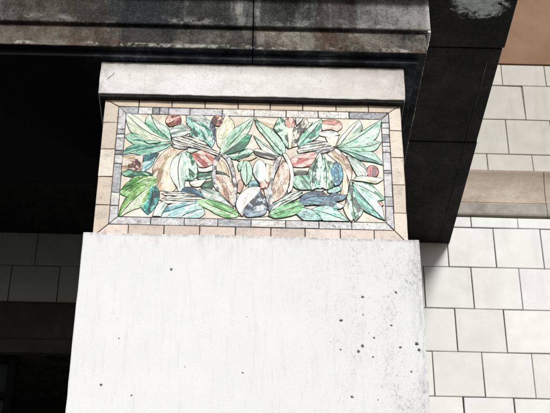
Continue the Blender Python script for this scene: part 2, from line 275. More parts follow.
# ------------------------------------------------------------------ stone and render materials
def mat_stucco():
    n = N('white_render'); ob = n.P; x, y, z = n.sep(ob)
    grain = n.noise(ob, 260, 4, .75)
    brush = n.noise(n.coord((9,1,.7)), 9, 6, .75)
    cloud = n.noise(n.coord((1.2,1,1)), 5, 7, .7)
    col = n.ramp(cloud, [(.3, (.745,.745,.74)), (.55, (.785,.783,.775)), (.8, (.81,.808,.80))])
    col = n.mix(n.maprange(grain, .50, .70, 0., .34), col, (.50,.50,.50))
    col = n.mix(n.maprange(brush, .54, .72, 0., .32), col, (.50,.50,.51))
    # rubbed, speckled dirt that thickens towards the weathered right arris
    dens = n.maprange(x, -.15, .56, .13, 1.)
    big = n.noise(n.coord((3,1,1.3)), 3.0, 6, .7)
    dens = n.math('MULTIPLY', dens, n.maprange(big, .34, .64, .35, 1.3))
    sp = n.noise(n.coord((1.4,1,.8)), 105, 8, .86)
    thr = n.math('MULTIPLY_ADD', dens, -.115, .645)
    m1 = n.maprange(n.math('SUBTRACT', sp, thr), 0., .075)
    col = n.mix(n.math('MULTIPLY', m1, .8), col, (.20,.195,.205))
    col = n.mix(n.math('MULTIPLY', dens, n.maprange(cloud, .3, .7, .08, .30)), col, (.50,.49,.485))
    arr = n.math('MULTIPLY', n.maprange(x, .545, .588), n.maprange(n.noise(n.coord((12,1,2)), 12, 6, .8), .45, .6))
    col = n.mix(n.math('MULTIPLY', arr, .6), col, (.28,.275,.28))
    # dirt washed down from the ledge and along it
    top = n.maprange(z, 2.16, 2.304, 0., 1.)
    tn = n.noise(n.coord((5,1,1.2)), 9, 7, .78)
    col = n.mix(n.math('MULTIPLY', n.math('POWER', top, 2.), n.maprange(tn, .48, .66, 0., .5)), col, (.42,.41,.385))
    rim = n.noise(n.coord((8,1,3)), 8, 6, .75)
    col = n.mix(n.math('MULTIPLY', n.maprange(z, 2.290, 2.302), n.maprange(rim, .46, .56, .1, .8)), col, (.33,.31,.285))
    sm = n.noise(n.coord((1.6,1,1)), 26, 7, .8)
    col = n.mix(n.math('MULTIPLY', n.maprange(sm, .60, .70, 0., .5), n.maprange(cloud, .46, .6)), col, (.40,.40,.42))
    # small air holes
    wob = n.new('ShaderNodeVectorMath', operation='MULTIPLY_ADD')
    n.put(wob, 0, n.noise(ob, 130, 3, .7, 0, 'Color')); wob.inputs[1].default_value = (.016,.0,.012); n.put(wob, 2, ob)
    pitmask = None
    for i, (px, pz) in enumerate(PITS):
        d = n.new('ShaderNodeVectorMath', operation='DISTANCE'); n.put(d, 0, n.coord((1,0,1), wob.outputs[0]))
        d.inputs[1].default_value = (px+.008, 0, pz+.006)
        r = PIT_R[i % len(PIT_R)]
        v = n.maprange(d.outputs['Value'], r*.64, r*.38)
        pitmask = v if pitmask is None else n.math('MAXIMUM', pitmask, v)
    vd = n.voro(n.coord((1,.01,1), wob.outputs[0]), 26)
    vc = n.sep(n.voro(n.coord((1,.01,1), wob.outputs[0]), 26, out='Color'))[0]
    small = n.math('MULTIPLY', n.maprange(vd, .05, .032), n.math('GREATER_THAN', n.math('ADD', vc, n.math('MULTIPLY', dens, .12)), .90))
    pm = n.math('MAXIMUM', pitmask, small)
    col = n.mix(n.math('MULTIPLY', pm, n.maprange(brush, .42, .58, .98, .84)), col, (.012,.011,.012))
    h = n.math('SUBTRACT', n.math('ADD', n.math('MULTIPLY', sp, .5), n.math('ADD', grain, n.noise(ob, 30, 5, .6))), n.math('MULTIPLY', pm, 2.))
    return n.done(col, .85, n.bump(h, .35, .002), .3)

def mat_cap():
    n = N('cap_stone'); ob = n.P; x, y, z = n.sep(ob)
    cl = n.noise(n.coord((2,1,3)), 4, 6, .65)
    col = n.ramp(cl, [(.3,(.62,.60,.56)), (.55,(.76,.745,.71)), (.75,(.80,.79,.76))])
    pk = n.math('MULTIPLY', n.maprange(x, .0, .50), n.maprange(n.noise(n.coord((4,1,6)), 3, 5, .65), .3, .65, .2, 1.))
    col = n.mix(n.math('MULTIPLY', pk, .6), col, (.50,.415,.37))
    gr = n.noise(n.coord((1,1,1)), 140, 3, .6)
    col = n.mix(n.maprange(gr, .52, .70, 0., .4), col, (.42,.39,.37))
    gm = n.noise(n.coord((3,1,1.4)), 10, 7, .78)
    col = n.mix(n.maprange(gm, .56, .70, 0., .45), col, (.36,.33,.30))
    ends = n.math('MAXIMUM', n.maprange(x, .50, .572), n.maprange(x, -.46, -.513))
    col = n.mix(n.math('MULTIPLY', ends, n.maprange(gm, .42, .58, .1, .7)), col, (.34,.305,.275))
    # soot creeping down from the joint with the cornice
    edge = n.noise(n.coord((6,1,1)), 5, 6, .75)
    e = n.math('ADD', z, n.math('MULTIPLY', edge, .034))
    col = n.mix(n.maprange(e, 3.032, 3.046), col, (.05,.047,.045))
    col = n.mix(n.maprange(e, 2.995, 3.044, 0., .65), col, (.30,.27,.25))
    # hairline crack near the left end
    d = n.math('ABSOLUTE', n.math('SUBTRACT', n.math('ADD', x, n.math('MULTIPLY', n.noise(ob, 60, 3), .012)), n.math('MULTIPLY_ADD', z, .75, -2.693)))
    band = n.math('MULTIPLY', n.maprange(z, 2.945, 2.953), n.maprange(z, 2.985, 2.976))
    col = n.mix(n.math('MULTIPLY', n.math('MULTIPLY', n.maprange(d, .0045, .001), band), .75), col, (.10,.09,.09))
    col = n.mix(n.maprange(z, 2.893, 2.887, 0., .55), col, (.84,.83,.80))
    return n.done(col, .85, n.bump(n.math('ADD', gr, cl), .35, .002), .3)

def mat_cornice():
    n = N('sooty_stone'); ob = n.P; x, y, z = n.sep(ob)
    blotch = n.noise(n.coord((1,1,1.2)), 5, 8, .72)
    drip = n.noise(n.coord((1,1,.16)), 24, 7, .75)
    f = n.noise(ob, 150, 5, .75)
    g2 = n.noise(ob, 46, 6, .8)
    a = n.math('ADD', n.math('MULTIPLY', blotch, .5), n.math('ADD', n.math('MULTIPLY', drip, .28), n.math('MULTIPLY', g2, .22)))
    fas = n.ramp(a, [(.40,(.012,.013,.013)), (.475,(.042,.044,.043)), (.53,(.125,.127,.118)), (.60,(.27,.27,.245))])
    # the right end has been washed paler, the left middle is blacker
    fas = n.mix(n.math('MULTIPLY', n.maprange(x, .2, .62, 0., .85), n.maprange(a, .40, .54)), fas, (.30,.295,.27))
    blk = n.math('MULTIPLY', n.maprange(n.math('ABSOLUTE', n.math('ADD', x, .45)), .42, .1), n.maprange(drip, .38, .58))
    fas = n.mix(n.math('MULTIPLY', blk, .6), fas, (.018,.021,.024))
    low = n.ramp(a, [(.41,(.022,.021,.019)), (.475,(.075,.066,.054)), (.535,(.19,.17,.14)), (.63,(.37,.35,.31))])
    rd = n.noise(n.coord((.8,1,1.3), None, (3.1,0,1.7)), 4, 7, .7)
    low = n.mix(n.maprange(rd, .50, .60, 0., .8), low, n.mix(n.maprange(g2, .4, .6), (.045,.028,.018), (.17,.095,.06)))
    soot = n.math('MULTIPLY', n.maprange(drip, .50, .62), n.maprange(z, 3.075, 3.14, .35, 1.))
    low = n.mix(n.math('MULTIPLY', soot, .75), low, (.022,.022,.022))
    col = n.mix(n.maprange(z, 3.156, 3.150), fas, low)
    def patch(cx, wd, z0, amp, colr):
        nonlocal col
        ed = n.math('ADD', n.math('ABSOLUTE', n.math('SUBTRACT', x, cx)), n.math('MULTIPLY', n.math('SUBTRACT', drip, .5), .30))
        ed = n.math('ADD', ed, n.math('MULTIPLY', n.math('SUBTRACT', g2, .5), .10))
        mk = n.math('MULTIPLY', n.maprange(ed, wd, wd*.55), n.maprange(z, z0-.02, z0+.02))
        col = n.mix(n.math('MULTIPLY', mk, amp), col, n.mix(n.maprange(g2, .40, .60), n.mix(.75, col, colr), colr))
    patch(-.36, .12, 3.02, .8, (.015,.018,.021))
    patch(-.12, .13, 3.14, .85, (.013,.014,.014))
    patch(.12, .10, 3.16, .85, (.012,.012,.012))
    patch(-.72, .26, 3.06, .55, (.055,.040,.022))
    patch(.33, .06, 3.10, .6, (.05,.03,.02))
    jt = n.maprange(n.math('ADD', n.math('ABSOLUTE', n.math('SUBTRACT', x, .0285)), n.math('MULTIPLY', g2, .03)), .034, .016)
    col = n.mix(n.math('MULTIPLY', jt, .8), col, (.012,.012,.012))
    vr = n.math('MULTIPLY', n.maprange(x, .650, .664), n.maprange(z, 3.14, 3.156))
    col = n.mix(n.math('MULTIPLY', vr, n.maprange(g2, .38, .52, .1, .85)), col, (.55,.54,.50))
    # paint left along the bottom arris of the moulding and the lower edge of the fascia
    er = n.noise(n.coord((1,1,1.6)), 17, 8, .78); er2 = n.noise(n.coord((1,1,1)), 5, 3, .6)
    w1 = n.math('ADD', n.math('SUBTRACT', er, .53), n.math('MULTIPLY', n.math('SUBTRACT', er2, .5), .5))
    edge1 = n.math('MULTIPLY', n.maprange(n.math('ABSOLUTE', n.math('SUBTRACT', z, 3.068)), .011, .003), n.maprange(w1, 0., .04))
    edge2 = n.math('MULTIPLY', n.maprange(n.math('ABSOLUTE', n.math('SUBTRACT', z, 3.170)), .030, .003), n.maprange(w1, .0, .08))
    col = n.mix(n.math('MULTIPLY', edge1, .8), col, (.46,.44,.40))
    col = n.mix(n.math('MULTIPLY', edge2, .5), col, (.36,.35,.31))
    # blue-black bed course; shade painted on the underside, blackest at the left
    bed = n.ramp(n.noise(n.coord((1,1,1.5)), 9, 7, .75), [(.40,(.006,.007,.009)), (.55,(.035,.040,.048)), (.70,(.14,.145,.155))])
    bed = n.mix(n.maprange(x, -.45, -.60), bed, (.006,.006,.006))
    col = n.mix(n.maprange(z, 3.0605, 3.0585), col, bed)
    col = n.mix(n.maprange(f, .46, .66, 0., .6), col, n.mix(.65, col, (.008,.008,.008)))
    col = n.mix(n.math('MULTIPLY', n.maprange(f, .48, .32, 0., .3), n.maprange(z, 3.058, 3.07)), col, n.mix(.4, col, (.45,.44,.41)))
    return n.done(col, .9, n.bump(n.math('ADD', f, g2), .7, .003), .2)

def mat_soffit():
    """slab soffit, its shade put into a near-black colour, with grain, paler rubbed joints and a peeling whitewash patch by its front edge"""
    n = N('shaded_soffit'); ob = n.P; x, y, z = n.sep(ob)
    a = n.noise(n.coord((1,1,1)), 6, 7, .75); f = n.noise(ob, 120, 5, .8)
    col = n.ramp(a, [(.36,(.008,.008,.0075)), (.5,(.017,.0165,.0155)), (.66,(.042,.040,.037))])  # near-black base carries the deep porch shade in the colour
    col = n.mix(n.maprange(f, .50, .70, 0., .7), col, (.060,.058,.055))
    sx = n.math('MULTIPLY', n.math('SUBTRACT', x, .862), 9.5); sy = n.math('MULTIPLY', n.math('SUBTRACT', y, 3.615), 8.5)
    r = n.math('SQRT', n.math('ADD', n.math('MULTIPLY', sx, sx), n.math('MULTIPLY', sy, sy)))
    w = n.noise(n.coord((.55,1,1), None, None), 26, 8, .72, .8)
    e = n.math('SUBTRACT', n.math('ADD', w, .34), n.math('MULTIPLY', r, .42))
    m = n.math('MULTIPLY', n.maprange(e, .40, .50), n.maprange(z, 3.316, 3.312))
    g = n.noise(n.coord((.7,1,1)), 60, 6, .8)
    paint = n.ramp(g, [(.33,(.20,.22,.235)), (.46,(.55,.59,.61)), (.6,(.82,.84,.84))])
    col = n.mix(m, col, paint)
    return n.done(col, .85, n.bump(n.math('ADD', n.math('ADD', f, a), n.math('MULTIPLY', m, .8)), .5, .003), .2)

def mat_simple(name, stops, scale=8, rough=.85, det=5, bs=.3, bd=.002, sc=(1,1,1), spec=.3):
    n = N(name); a = n.noise(n.coord(sc), scale, det, .62, .2)
    g = n.noise(n.P, 130, 3, .6)
    col = n.ramp(a, stops)
    col = n.mix(n.maprange(g, .5, .75, 0., .25), col, n.mix(.5, col, (.02,.02,.02)))
    return n.done(col, rough, n.bump(n.math('ADD', a, g), bs, bd), spec)

def mat_tile():
    n = N('white_glazed_tile'); ob = n.P
    tone = n.attr('tone')
    m = n.noise(ob, 6, 5, .6)
    col = n.mix(n.maprange(m, .45, .75, 0., .12), tone, (.52,.49,.42))
    dk = n.noise(n.coord((1,1,.6)), 3, 6, .72)
    col = n.mix(n.maprange(dk, .62, .8, 0., .22), col, (.33,.32,.30))
    sp = n.noise(ob, 170, 2, .5)
    col = n.mix(n.maprange(sp, .68, .75, 0., .5), col, (.25,.24,.22))
    x, y, z = n.sep(ob)
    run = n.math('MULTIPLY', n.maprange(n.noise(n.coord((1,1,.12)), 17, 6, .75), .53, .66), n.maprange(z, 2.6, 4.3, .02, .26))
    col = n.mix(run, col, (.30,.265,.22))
    hz = n.noise(n.coord((1,1,1.4)), 2.2, 7, .7)
    col = n.mix(n.maprange(hz, .46, .66, 0., .18), col, (.40,.385,.35))
    rg = n.maprange(n.noise(ob, 14, 4), .3, .7, .40, .55)
    return n.done(col, rg, n.bump(n.noise(ob, 13, 2, .4), .10, .004), .14)

def mat_moulding():
    n = N('buff_terracotta'); ob = n.P
    a = n.noise(n.coord((1,1,1.3)), 7, 7, .72); g = n.noise(ob, 150, 4, .7)
    col = n.ramp(a, [(.33,(.33,.265,.205)), (.5,(.46,.385,.31)), (.68,(.56,.485,.405))])
    col = n.mix(n.maprange(g, .5, .72, 0., .45), col, (.16,.12,.09))
    x, y, z = n.sep(ob)
    tp = n.math('ADD', z, n.math('MULTIPLY', a, .09))
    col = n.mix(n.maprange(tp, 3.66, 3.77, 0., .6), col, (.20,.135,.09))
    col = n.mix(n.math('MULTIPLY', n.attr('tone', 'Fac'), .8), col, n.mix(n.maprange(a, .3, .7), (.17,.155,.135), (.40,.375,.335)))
    return n.done(col, .8, n.bump(n.math('ADD', a, g), .3, .002), .3)

def mat_mortar():
    n = N('tile_mortar'); x, y, z = n.sep(n.P); a = n.noise(n.P, 30, 5, .7)
    up = n.maprange(z, 3.4, 3.5)
    col = n.mix(up, n.ramp(a, [(.35,(.02,.019,.017)), (.65,(.10,.092,.08))]), n.ramp(a, [(.35,(.10,.085,.065)), (.65,(.30,.26,.21))]))
    return n.done(col, .95, n.bump(a, .4, .002), .2)

# ------------------------------------------------------------------ mosaic materials
GROUT = None
def glass(name, stops, su=14, sv=60, crack=.02, cells=(28, 70), dist=1.2, interp='LINEAR', rough=.3, spots=None, tone=.35, streak=.9, wave=0):
    """opalescent mosaic glass: streaks run along each piece, hand-cut tesserae change tone at thin joints"""
    lo = lambda c, k: tuple(q*k for q in c); hi = lambda c, k: tuple(q+(1-q)*k*.9 for q in c)
    mid = stops[len(stops)//2][1]; pale = .2*mid[0]+.7*mid[1]+.1*mid[2] > .42; kd, k1, k2 = (.035, .45, .22) if pale else (0., .15, 0.)
    stops = [(p-kd, lo(c, .5) if i == 0 else lo(c, .85) if i == 1 and len(stops) > 3 else hi(c, k1) if i == len(stops)-1 else hi(c, k2) if i == len(stops)-2 and len(stops) > 3 else c) for i, (p, c) in enumerate(stops)]
    n = N(name); uv = n.new('ShaderNodeUVMap'); uv.uv_map = 'along'
    oi = n.new('ShaderNodeObjectInfo')
    off = n.new('ShaderNodeCombineXYZ')
    for i, k in enumerate((37., 91., 13.)): n.put(off, i, n.math('MULTIPLY', oi.outputs['Random'], k))
    v = n.coord((su, sv, 1), uv.outputs[0], off.outputs[0])
    vc = n.coord((cells[0], cells[1], 1), uv.outputs[0], off.outputs[0])
    cellc = n.sep(n.voro(vc, 1., out='Color'))
    f = n.noise(v, 1., 4, .62, dist)
    f = n.math('MULTIPLY_ADD', n.math('SUBTRACT', f, .5), 1.35, .5)
    if wave:
        c = n.sep(uv.outputs[0])
        s_ = n.math('SINE', n.math('ADD', n.math('MULTIPLY', c[1], wave), n.math('MULTIPLY', n.noise(v, 1.1, 4, .65, 1.2), 17.)))
        f = n.math('MULTIPLY_ADD', s_, .22, .5)
    f = n.math('ADD', f, n.math('MULTIPLY', n.math('SUBTRACT', cellc[0], .5), tone))
    if not wave:
        half = n.math('SUBTRACT', n.math('GREATER_THAN', n.sep(uv.outputs[0])[1], .0), .5)
        f = n.math('MULTIPLY_ADD', half, n.math('MULTIPLY', n.math('SUBTRACT', oi.outputs['Random'], .35), .42), f)
    col = n.ramp(f, stops, interp)
    fine = n.noise(n.coord((su*5, sv*2.2, 1), uv.outputs[0], off.outputs[0]), 1., 3, .6)
    col = n.mix(n.maprange(fine, .56, .7, 0., .3), col, n.mix(.5, col, (1,.98,.93)))
    if spots:
        col = n.mix(n.maprange(n.voro(uv.outputs[0], spots[0]), spots[1], spots[1]*.6), col, spots[2])
    ln = n.noise(n.coord((su*1.3, sv*1.15, 1), uv.outputs[0], off.outputs[0]), 1., 2, .5, dist+.6)
    rid = n.math('ABSOLUTE', n.math('SUBTRACT', ln, .53))
    col = n.mix(n.math('MULTIPLY', n.maprange(rid, .022, .008), streak), col, n.mix(.88, col, (.01,.035,.028)))
    e = n.voro(vc, 1., 'DISTANCE_TO_EDGE')
    keep = n.math('GREATER_THAN', n.noise(v, .7, 2), .53)
    cr = n.math('MULTIPLY', n.maprange(e, crack*1.6, crack*.5), keep)
    col = n.mix(n.math('MULTIPLY', cr, .75), col, (.10,.085,.07))
    # worn glaze and grime
    gm = n.noise(n.P, 210, 3, .7)
    hs = n.new('ShaderNodeHueSaturation'); n.put(hs, 'Saturation', 1.36); n.put(hs, 'Value', .92); n.put(hs, 'Color', col); col = hs.outputs[0]
    col = n.mix(n.maprange(gm, .62, .76, 0., .3), col, (.23,.20,.17))
    h = n.math('SUBTRACT', n.math('ADD', n.math('MULTIPLY', cellc[1], .6), n.math('MULTIPLY', fine, .5)), n.math('MULTIPLY', cr, .8))
    return n.done(col, n.maprange(gm, .4, .7, rough, rough+.3), n.bump(h, .35, .0012), .45)

W = (.80,.76,.67)
def palettes():
    L = lin
    P = {}
    def g(k, *stops, **kw): P[k] = glass('glass_'+k, list(stops), **kw)
    g('palemint', (.25,L(170,205,185)), (.45,L(222,230,208)), (.6,L(238,235,215)), (.8,L(190,222,200)), tone=.2, crack=.008, streak=.25)
    g('mint', (.25,L(90,165,130)), (.42,L(160,210,182)), (.6,L(196,228,206)), (.8,L(222,236,218)), tone=.2, crack=.01)
    g('mintcream', (.3,L(150,205,178)), (.5,L(205,230,208)), (.7,L(234,238,220)), tone=.25, crack=.008)
    g('mintvein', (.32,L(40,110,85)), (.40,L(140,195,168)), (.55,L(205,228,208)), (.68,L(170,215,190)), (.76,L(60,130,105)), sv=110)
    g('seafoam', (.3,L(70,140,125)), (.42,L(130,190,170)), (.6,L(175,215,195)), (.75,L(110,175,155)), sv=90)
    g('mintspeck', (.30,L(50,130,95)), (.36,L(165,212,185)), (.6,L(205,230,208)), (.75,L(150,205,175)), su=45, sv=90, cells=(40,80))
    g('mintspeckblue', (.3,L(120,165,165)), (.5,L(170,205,198)), (.7,L(200,225,212)), su=60, sv=90)
    g('mintblotch', (.36,L(20,95,60)), (.43,L(60,150,110)), (.50,L(160,212,184)), (.66,L(205,232,210)), su=38, sv=60, tone=.5, interp='EASE')
    g('whitemint', (.25,L(190,220,210)), (.5,L(232,240,230)), (.75,L(246,246,236)), tone=.15, crack=.004, streak=.25)
    g('paleblue', (.28,L(95,165,180)), (.42,L(165,212,215)), (.6,L(214,232,228)), (.8,L(236,240,232)), tone=.3)
    g('icemint', (.25,L(140,205,200)), (.5,L(190,225,218)), (.75,L(222,238,230)), tone=.25)
    g('aqua', (.28,L(60,160,140)), (.42,L(140,208,190)), (.58,L(190,228,212)), (.75,L(215,236,222)), tone=.25, sv=80)
    g('seagreen', (.3,L(25,100,70)), (.42,L(90,170,130)), (.58,L(165,215,185)), (.75,L(205,230,210)), tone=.35, sv=80)
    g('vividgreen', (.3,L(40,105,60)), (.42,L(105,165,85)), (.56,L(150,200,120)), (.72,L(205,225,180)), tone=.35)
    g('springgreen', (.3,L(110,170,90)), (.45,L(165,205,135)), (.6,L(205,225,185)), (.78,L(232,236,215)), tone=.25, crack=.01)
    g('lime', (.3,L(95,165,105)), (.45,L(150,205,140)), (.6,L(185,222,170)), (.75,L(220,235,205)), tone=.3, sv=90)
    g('green', (.3,L(60,140,80)), (.42,L(105,185,120)), (.6,L(160,215,160)), (.75,L(222,235,205)), tone=.3, sv=90)
    g('emerald', (.3,L(8,75,50)), (.45,L(25,120,85)), (.6,L(60,160,120)), (.75,L(140,200,170)), tone=.35)
    g('darkgreen', (.36,L(10,55,38)), (.48,L(18,85,58)), (.60,L(30,115,82)), (.72,L(170,205,182)), tone=.35, su=30)
    g('bottlegreen', (.34,L(8,55,38)), (.48,L(20,95,62)), (.58,L(45,130,95)), (.66,L(205,228,210)), tone=.5, su=40, sv=22)
    g('tealgem', (.32,L(10,75,72)), (.44,L(25,120,118)), (.56,L(90,175,165)), (.7,L(170,218,205)), tone=.55, su=34, sv=34)
    g('tealblue', (.34,L(10,65,75)), (.5,L(40,115,125)), (.66,L(120,175,178)), tone=.4)
    g('tealgreen', (.30,L(15,90,72)), (.42,L(50,145,122)), (.56,L(120,195,175)), (.7,L(190,222,208)), tone=.5, su=30, sv=50)
    g('tealgreenlight', (.28,L(20,110,90)), (.40,L(80,170,145)), (.56,L(165,214,192)), (.72,L(212,232,215)), tone=.35, sv=70)
    g('navy', (.35,L(12,42,66)), (.52,L(28,78,106)), (.68,L(70,125,150)), tone=.35)
    g('navyteal', (.34,L(14,70,85)), (.48,L(45,115,130)), (.58,L(120,175,178)), (.68,L(215,226,216)), tone=.45, su=30, sv=90)
    g('bluedot', (.35,L(28,90,122)), (.6,L(60,135,160)), (.75,L(110,175,190)), tone=.3, spots=(95., .30, L(205,228,228)))
    g('navystripe', (.42,L(28,50,85)), (.48,L(90,110,140)), (.54,L(222,228,228)), (.7,L(120,170,175)), tone=.5, su=40)
    g('navymottle', (.40,L(18,26,46)), (.50,L(55,70,95)), (.58,L(120,138,160)), (.66,L(215,222,226)), tone=.6, su=55, sv=55, cells=(60,60))
    g('slate', (.3,L(85,105,125)), (.5,L(140,158,172)), (.7,L(180,192,200)), tone=.3)
    g('zebra', (.42,L(20,22,24)), (.475,L(60,66,66)), (.52,L(205,208,198)), (.60,L(235,230,215)), (.9,L(242,238,226)), sv=62, su=9, tone=.12, wave=620., streak=.2)
    g('zebragreen', (.44,L(10,28,22)), (.52,L(22,70,48)), (.57,L(190,212,190)), (.8,L(205,222,205)), sv=60, su=11, wave=560., streak=.3, tone=.35)
    g('spotted', (.42,L(32,30,30)), (.47,L(120,112,104)), (.51,L(226,216,198)), (.7,L(238,228,210)), su=75, sv=75, tone=.4)
    g('blackbar', (.4,L(16,20,20)), (.6,L(40,56,50)), (.75,L(130,150,140)), tone=.3)
    g('blackrim', (.44,L(16,18,20)), (.5,L(70,72,70)), (.54,L(232,226,210)), su=4, sv=60, tone=.1)
    g('greymint', (.3,L(140,160,152)), (.5,L(190,204,194)), (.7,L(220,226,214)), tone=.35)
    g('greystone', (.3,L(120,130,128)), (.5,L(165,172,168)), (.7,L(200,202,194)), tone=.4)
    g('greyglass', (.35,L(120,120,124)), (.47,L(178,178,180)), (.6,L(216,212,208)), (.75,L(150,150,152)), tone=.5, cells=(70,60), crack=.06, streak=.5)
    g('whiteglass', (.3,L(205,208,206)), (.5,L(236,234,226)), (.7,L(246,243,234)), tone=.2, crack=.01, streak=.25)
    g('creamleaf', (.3,L(214,216,186)), (.5,L(234,232,208)), (.7,L(242,236,218)), tone=.15, crack=.01, streak=.25)
    g('cream2', (.3,L(226,212,188)), (.5,L(238,226,204)), (.7,L(243,234,218)), tone=.15, crack=.012, streak=.25)
    g('tan', (.3,L(184,160,134)), (.5,L(206,184,158)), (.7,L(220,202,178)), tone=.3, crack=.02, streak=.5)
    g('tanpink', (.3,L(176,148,130)), (.5,L(204,178,158)), (.7,L(224,206,186)), tone=.35, crack=.03, sv=100, streak=.5)
    g('rosetan', (.3,L(196,160,146)), (.5,L(220,192,174)), (.7,L(233,214,196)), tone=.3, crack=.03)
    g('pink', (.3,L(196,118,112)), (.46,L(222,160,152)), (.6,L(234,192,180)), (.75,L(240,222,206)), tone=.35)
    g('pinkpale', (.3,L(214,150,140)), (.5,L(232,184,172)), (.7,L(238,208,194)), tone=.25)
    g('pinkred', (.34,L(176,78,80)), (.46,L(210,122,118)), (.58,L(228,170,160)), (.68,L(240,222,208)), tone=.4, sv=110)
    g('berrypink', (.34,L(120,62,60)), (.46,L(178,116,110)), (.58,L(212,160,150)), (.7,L(236,214,200)), tone=.4, sv=150, su=40)
    g('berryred', (.40,L(80,28,24)), (.52,L(128,52,46)), (.58,L(165,96,84)), (.64,L(236,220,204)), tone=.6, su=80, sv=80, cells=(110,110))
    g('berryred2', (.42,L(96,44,44)), (.52,L(158,92,88)), (.60,L(205,150,140)), (.68,L(238,216,202)), tone=.5, su=80, sv=80, cells=(110,110))
    g('berrydeep', (.35,L(104,36,42)), (.55,L(146,62,66)), (.72,L(178,98,96)), tone=.3)
    return P

def mat_field():
    n = N('cream_mosaic_ground'); ob = n.P
    v = n.coord((1,.05,1))
    c = n.sep(n.voro(v, 26, out='Color'))[0]
    col = n.ramp(n.math('ADD', n.math('MULTIPLY', n.noise(ob, 20, 4, .6), .6), n.math('MULTIPLY', c, .35)), [(.25,lin(198,184,163)), (.45,lin(221,210,193)), (.65,lin(235,228,215))])
    e = n.voro(v, 26, 'DISTANCE_TO_EDGE')
    col = n.mix(n.maprange(e, .018, .008, 0., .38), col, (.20,.17,.14))
    g = n.noise(ob, 190, 3, .7)
    col = n.mix(n.maprange(g, .6, .74, 0., .5), col, (.27,.23,.19))
    return n.done(col, .45, n.bump(n.math('ADD', c, g), .3, .001), .4)

def mat_border(name, marble):
    n = N(name); ob = n.P; t = n.attr('tone')
    g = n.noise(ob, 170, 3, .7)
    if marble:
        f = n.noise(n.coord((1,.3,1.6)), 34, 5, .65, 1.6)
        col = n.mix(n.maprange(f, .40, .58), n.mix(.28, t, (.12,.13,.15)), n.mix(.32, t, (.90,.89,.87)))
        col = n.mix(n.maprange(n.noise(n.coord((1,.3,1.8)), 48, 4, .65, 2.), .585, .625, 0., .9), col, (.12,.12,.13))
    else:
        f = n.noise(ob, 16, 5, .6, .4)
        col = n.mix(n.maprange(f, .3, .7, 0., .4), t, n.mix(.5, t, (.30,.22,.15)))
    col = n.mix(n.maprange(g, .56, .72, 0., .55), col, (.24,.20,.17))
    dt = n.noise(ob, 28, 7, .8)
    col = n.mix(n.maprange(dt, .50, .66, 0., .5), col, (.30,.26,.22))
    vn = n.voro(n.coord((1,.1,1)), 60, 'DISTANCE_TO_EDGE')
    col = n.mix(n.math('MULTIPLY', n.maprange(vn, .05, .01), n.maprange(dt, .52, .6, 0., .5)), col, (.12,.10,.085))
    return n.done(col, .5, n.bump(n.math('ADD', f, g), .3, .0012), .4)
# ------------------------------------------------------------------ dimensions (metres, camera at the origin 1.6 m above the pavement)
PX0, PX1, PY0, PY1 = -.518, .590, 3.70, 4.36           # pier shaft
PTOP = 2.304
MY = 3.735                                             # face of the mosaic block
CAP0, CAP1 = 2.884, 3.032
H2 = 3.31                                              # porch ceiling
WY = 5.348                                              # rear wall
SLABX = .995

M_STUCCO = mat_stucco(); M_CAP = mat_cap(); M_CORN = mat_cornice(); M_TILE = mat_tile(); M_MOULD = mat_moulding()
M_SOFFIT_SHADE = mat_soffit()
M_EDGE = mat_simple('white_arris', [(.34,(.12,.12,.115)), (.44,(.68,.66,.62)), (.7,(.84,.82,.78))], 14)
M_FILLET = mat_simple('rubbed_fillet', [(.40,(.012,.012,.012)), (.55,(.05,.05,.048)), (.7,(.16,.16,.15))], 9)
M_LINT = mat_simple('shaded_lintel', [(.3,(.03,.029,.026)), (.6,(.06,.057,.05)), (.8,(.10,.095,.085))], 5)  # darker stand-in for the moulding colour, porch shade included
M_BROWN = mat_simple('brown_render', [(.3,(.20,.112,.064)), (.55,(.245,.142,.085)), (.75,(.285,.172,.106))], 3, det=7)
M_GROUT = mat_simple('dark_grout', [(.3,(.016,.015,.014)), (.7,(.05,.046,.04))], 60)
M_BLOCK = mat_simple('block_brick', [(.3,(.30,.25,.20)), (.7,(.46,.40,.33))], 12)
M_DARK = mat_simple('dark_interior', [(.3,(.010,.010,.010)), (.7,(.02,.02,.02))], 4)
M_FRAME = mat_simple('dark_painted_frame', [(.3,(.006,.007,.007)), (.7,(.012,.013,.013))], 10, rough=.9, spec=.05)
M_ASPH = mat_simple('asphalt', [(.3,(.028,.028,.029)), (.7,(.055,.055,.055))], 40)
M_PAVE = mat_simple('paving', [(.3,(.032,.031,.03)), (.7,(.06,.058,.055))], 5)
M_KERB = mat_simple('kerb_stone', [(.3,(.14,.135,.13)), (.7,(.24,.235,.225))], 20)
def mat_pane():
    n = N('dusty_glass'); f = n.noise(n.P, 5, 4)
    return n.done(n.ramp(f, [(.3,(.008,.011,.012)), (.7,(.02,.026,.026))]), .35, None, .2)
M_PANE = mat_pane()
M_FIELD = mat_field(); M_OUT = mat_border('cream_border_tile', False); M_INN = mat_border('marbled_border_tile', True)
PAL = palettes()

def set_tone(bm, faces, c):
    lay = bm.loops.layers.float_color.get('tone') or bm.loops.layers.float_color.new('tone')
    for f in faces:
        for l in f.loops: l[lay] = (*c, 1)

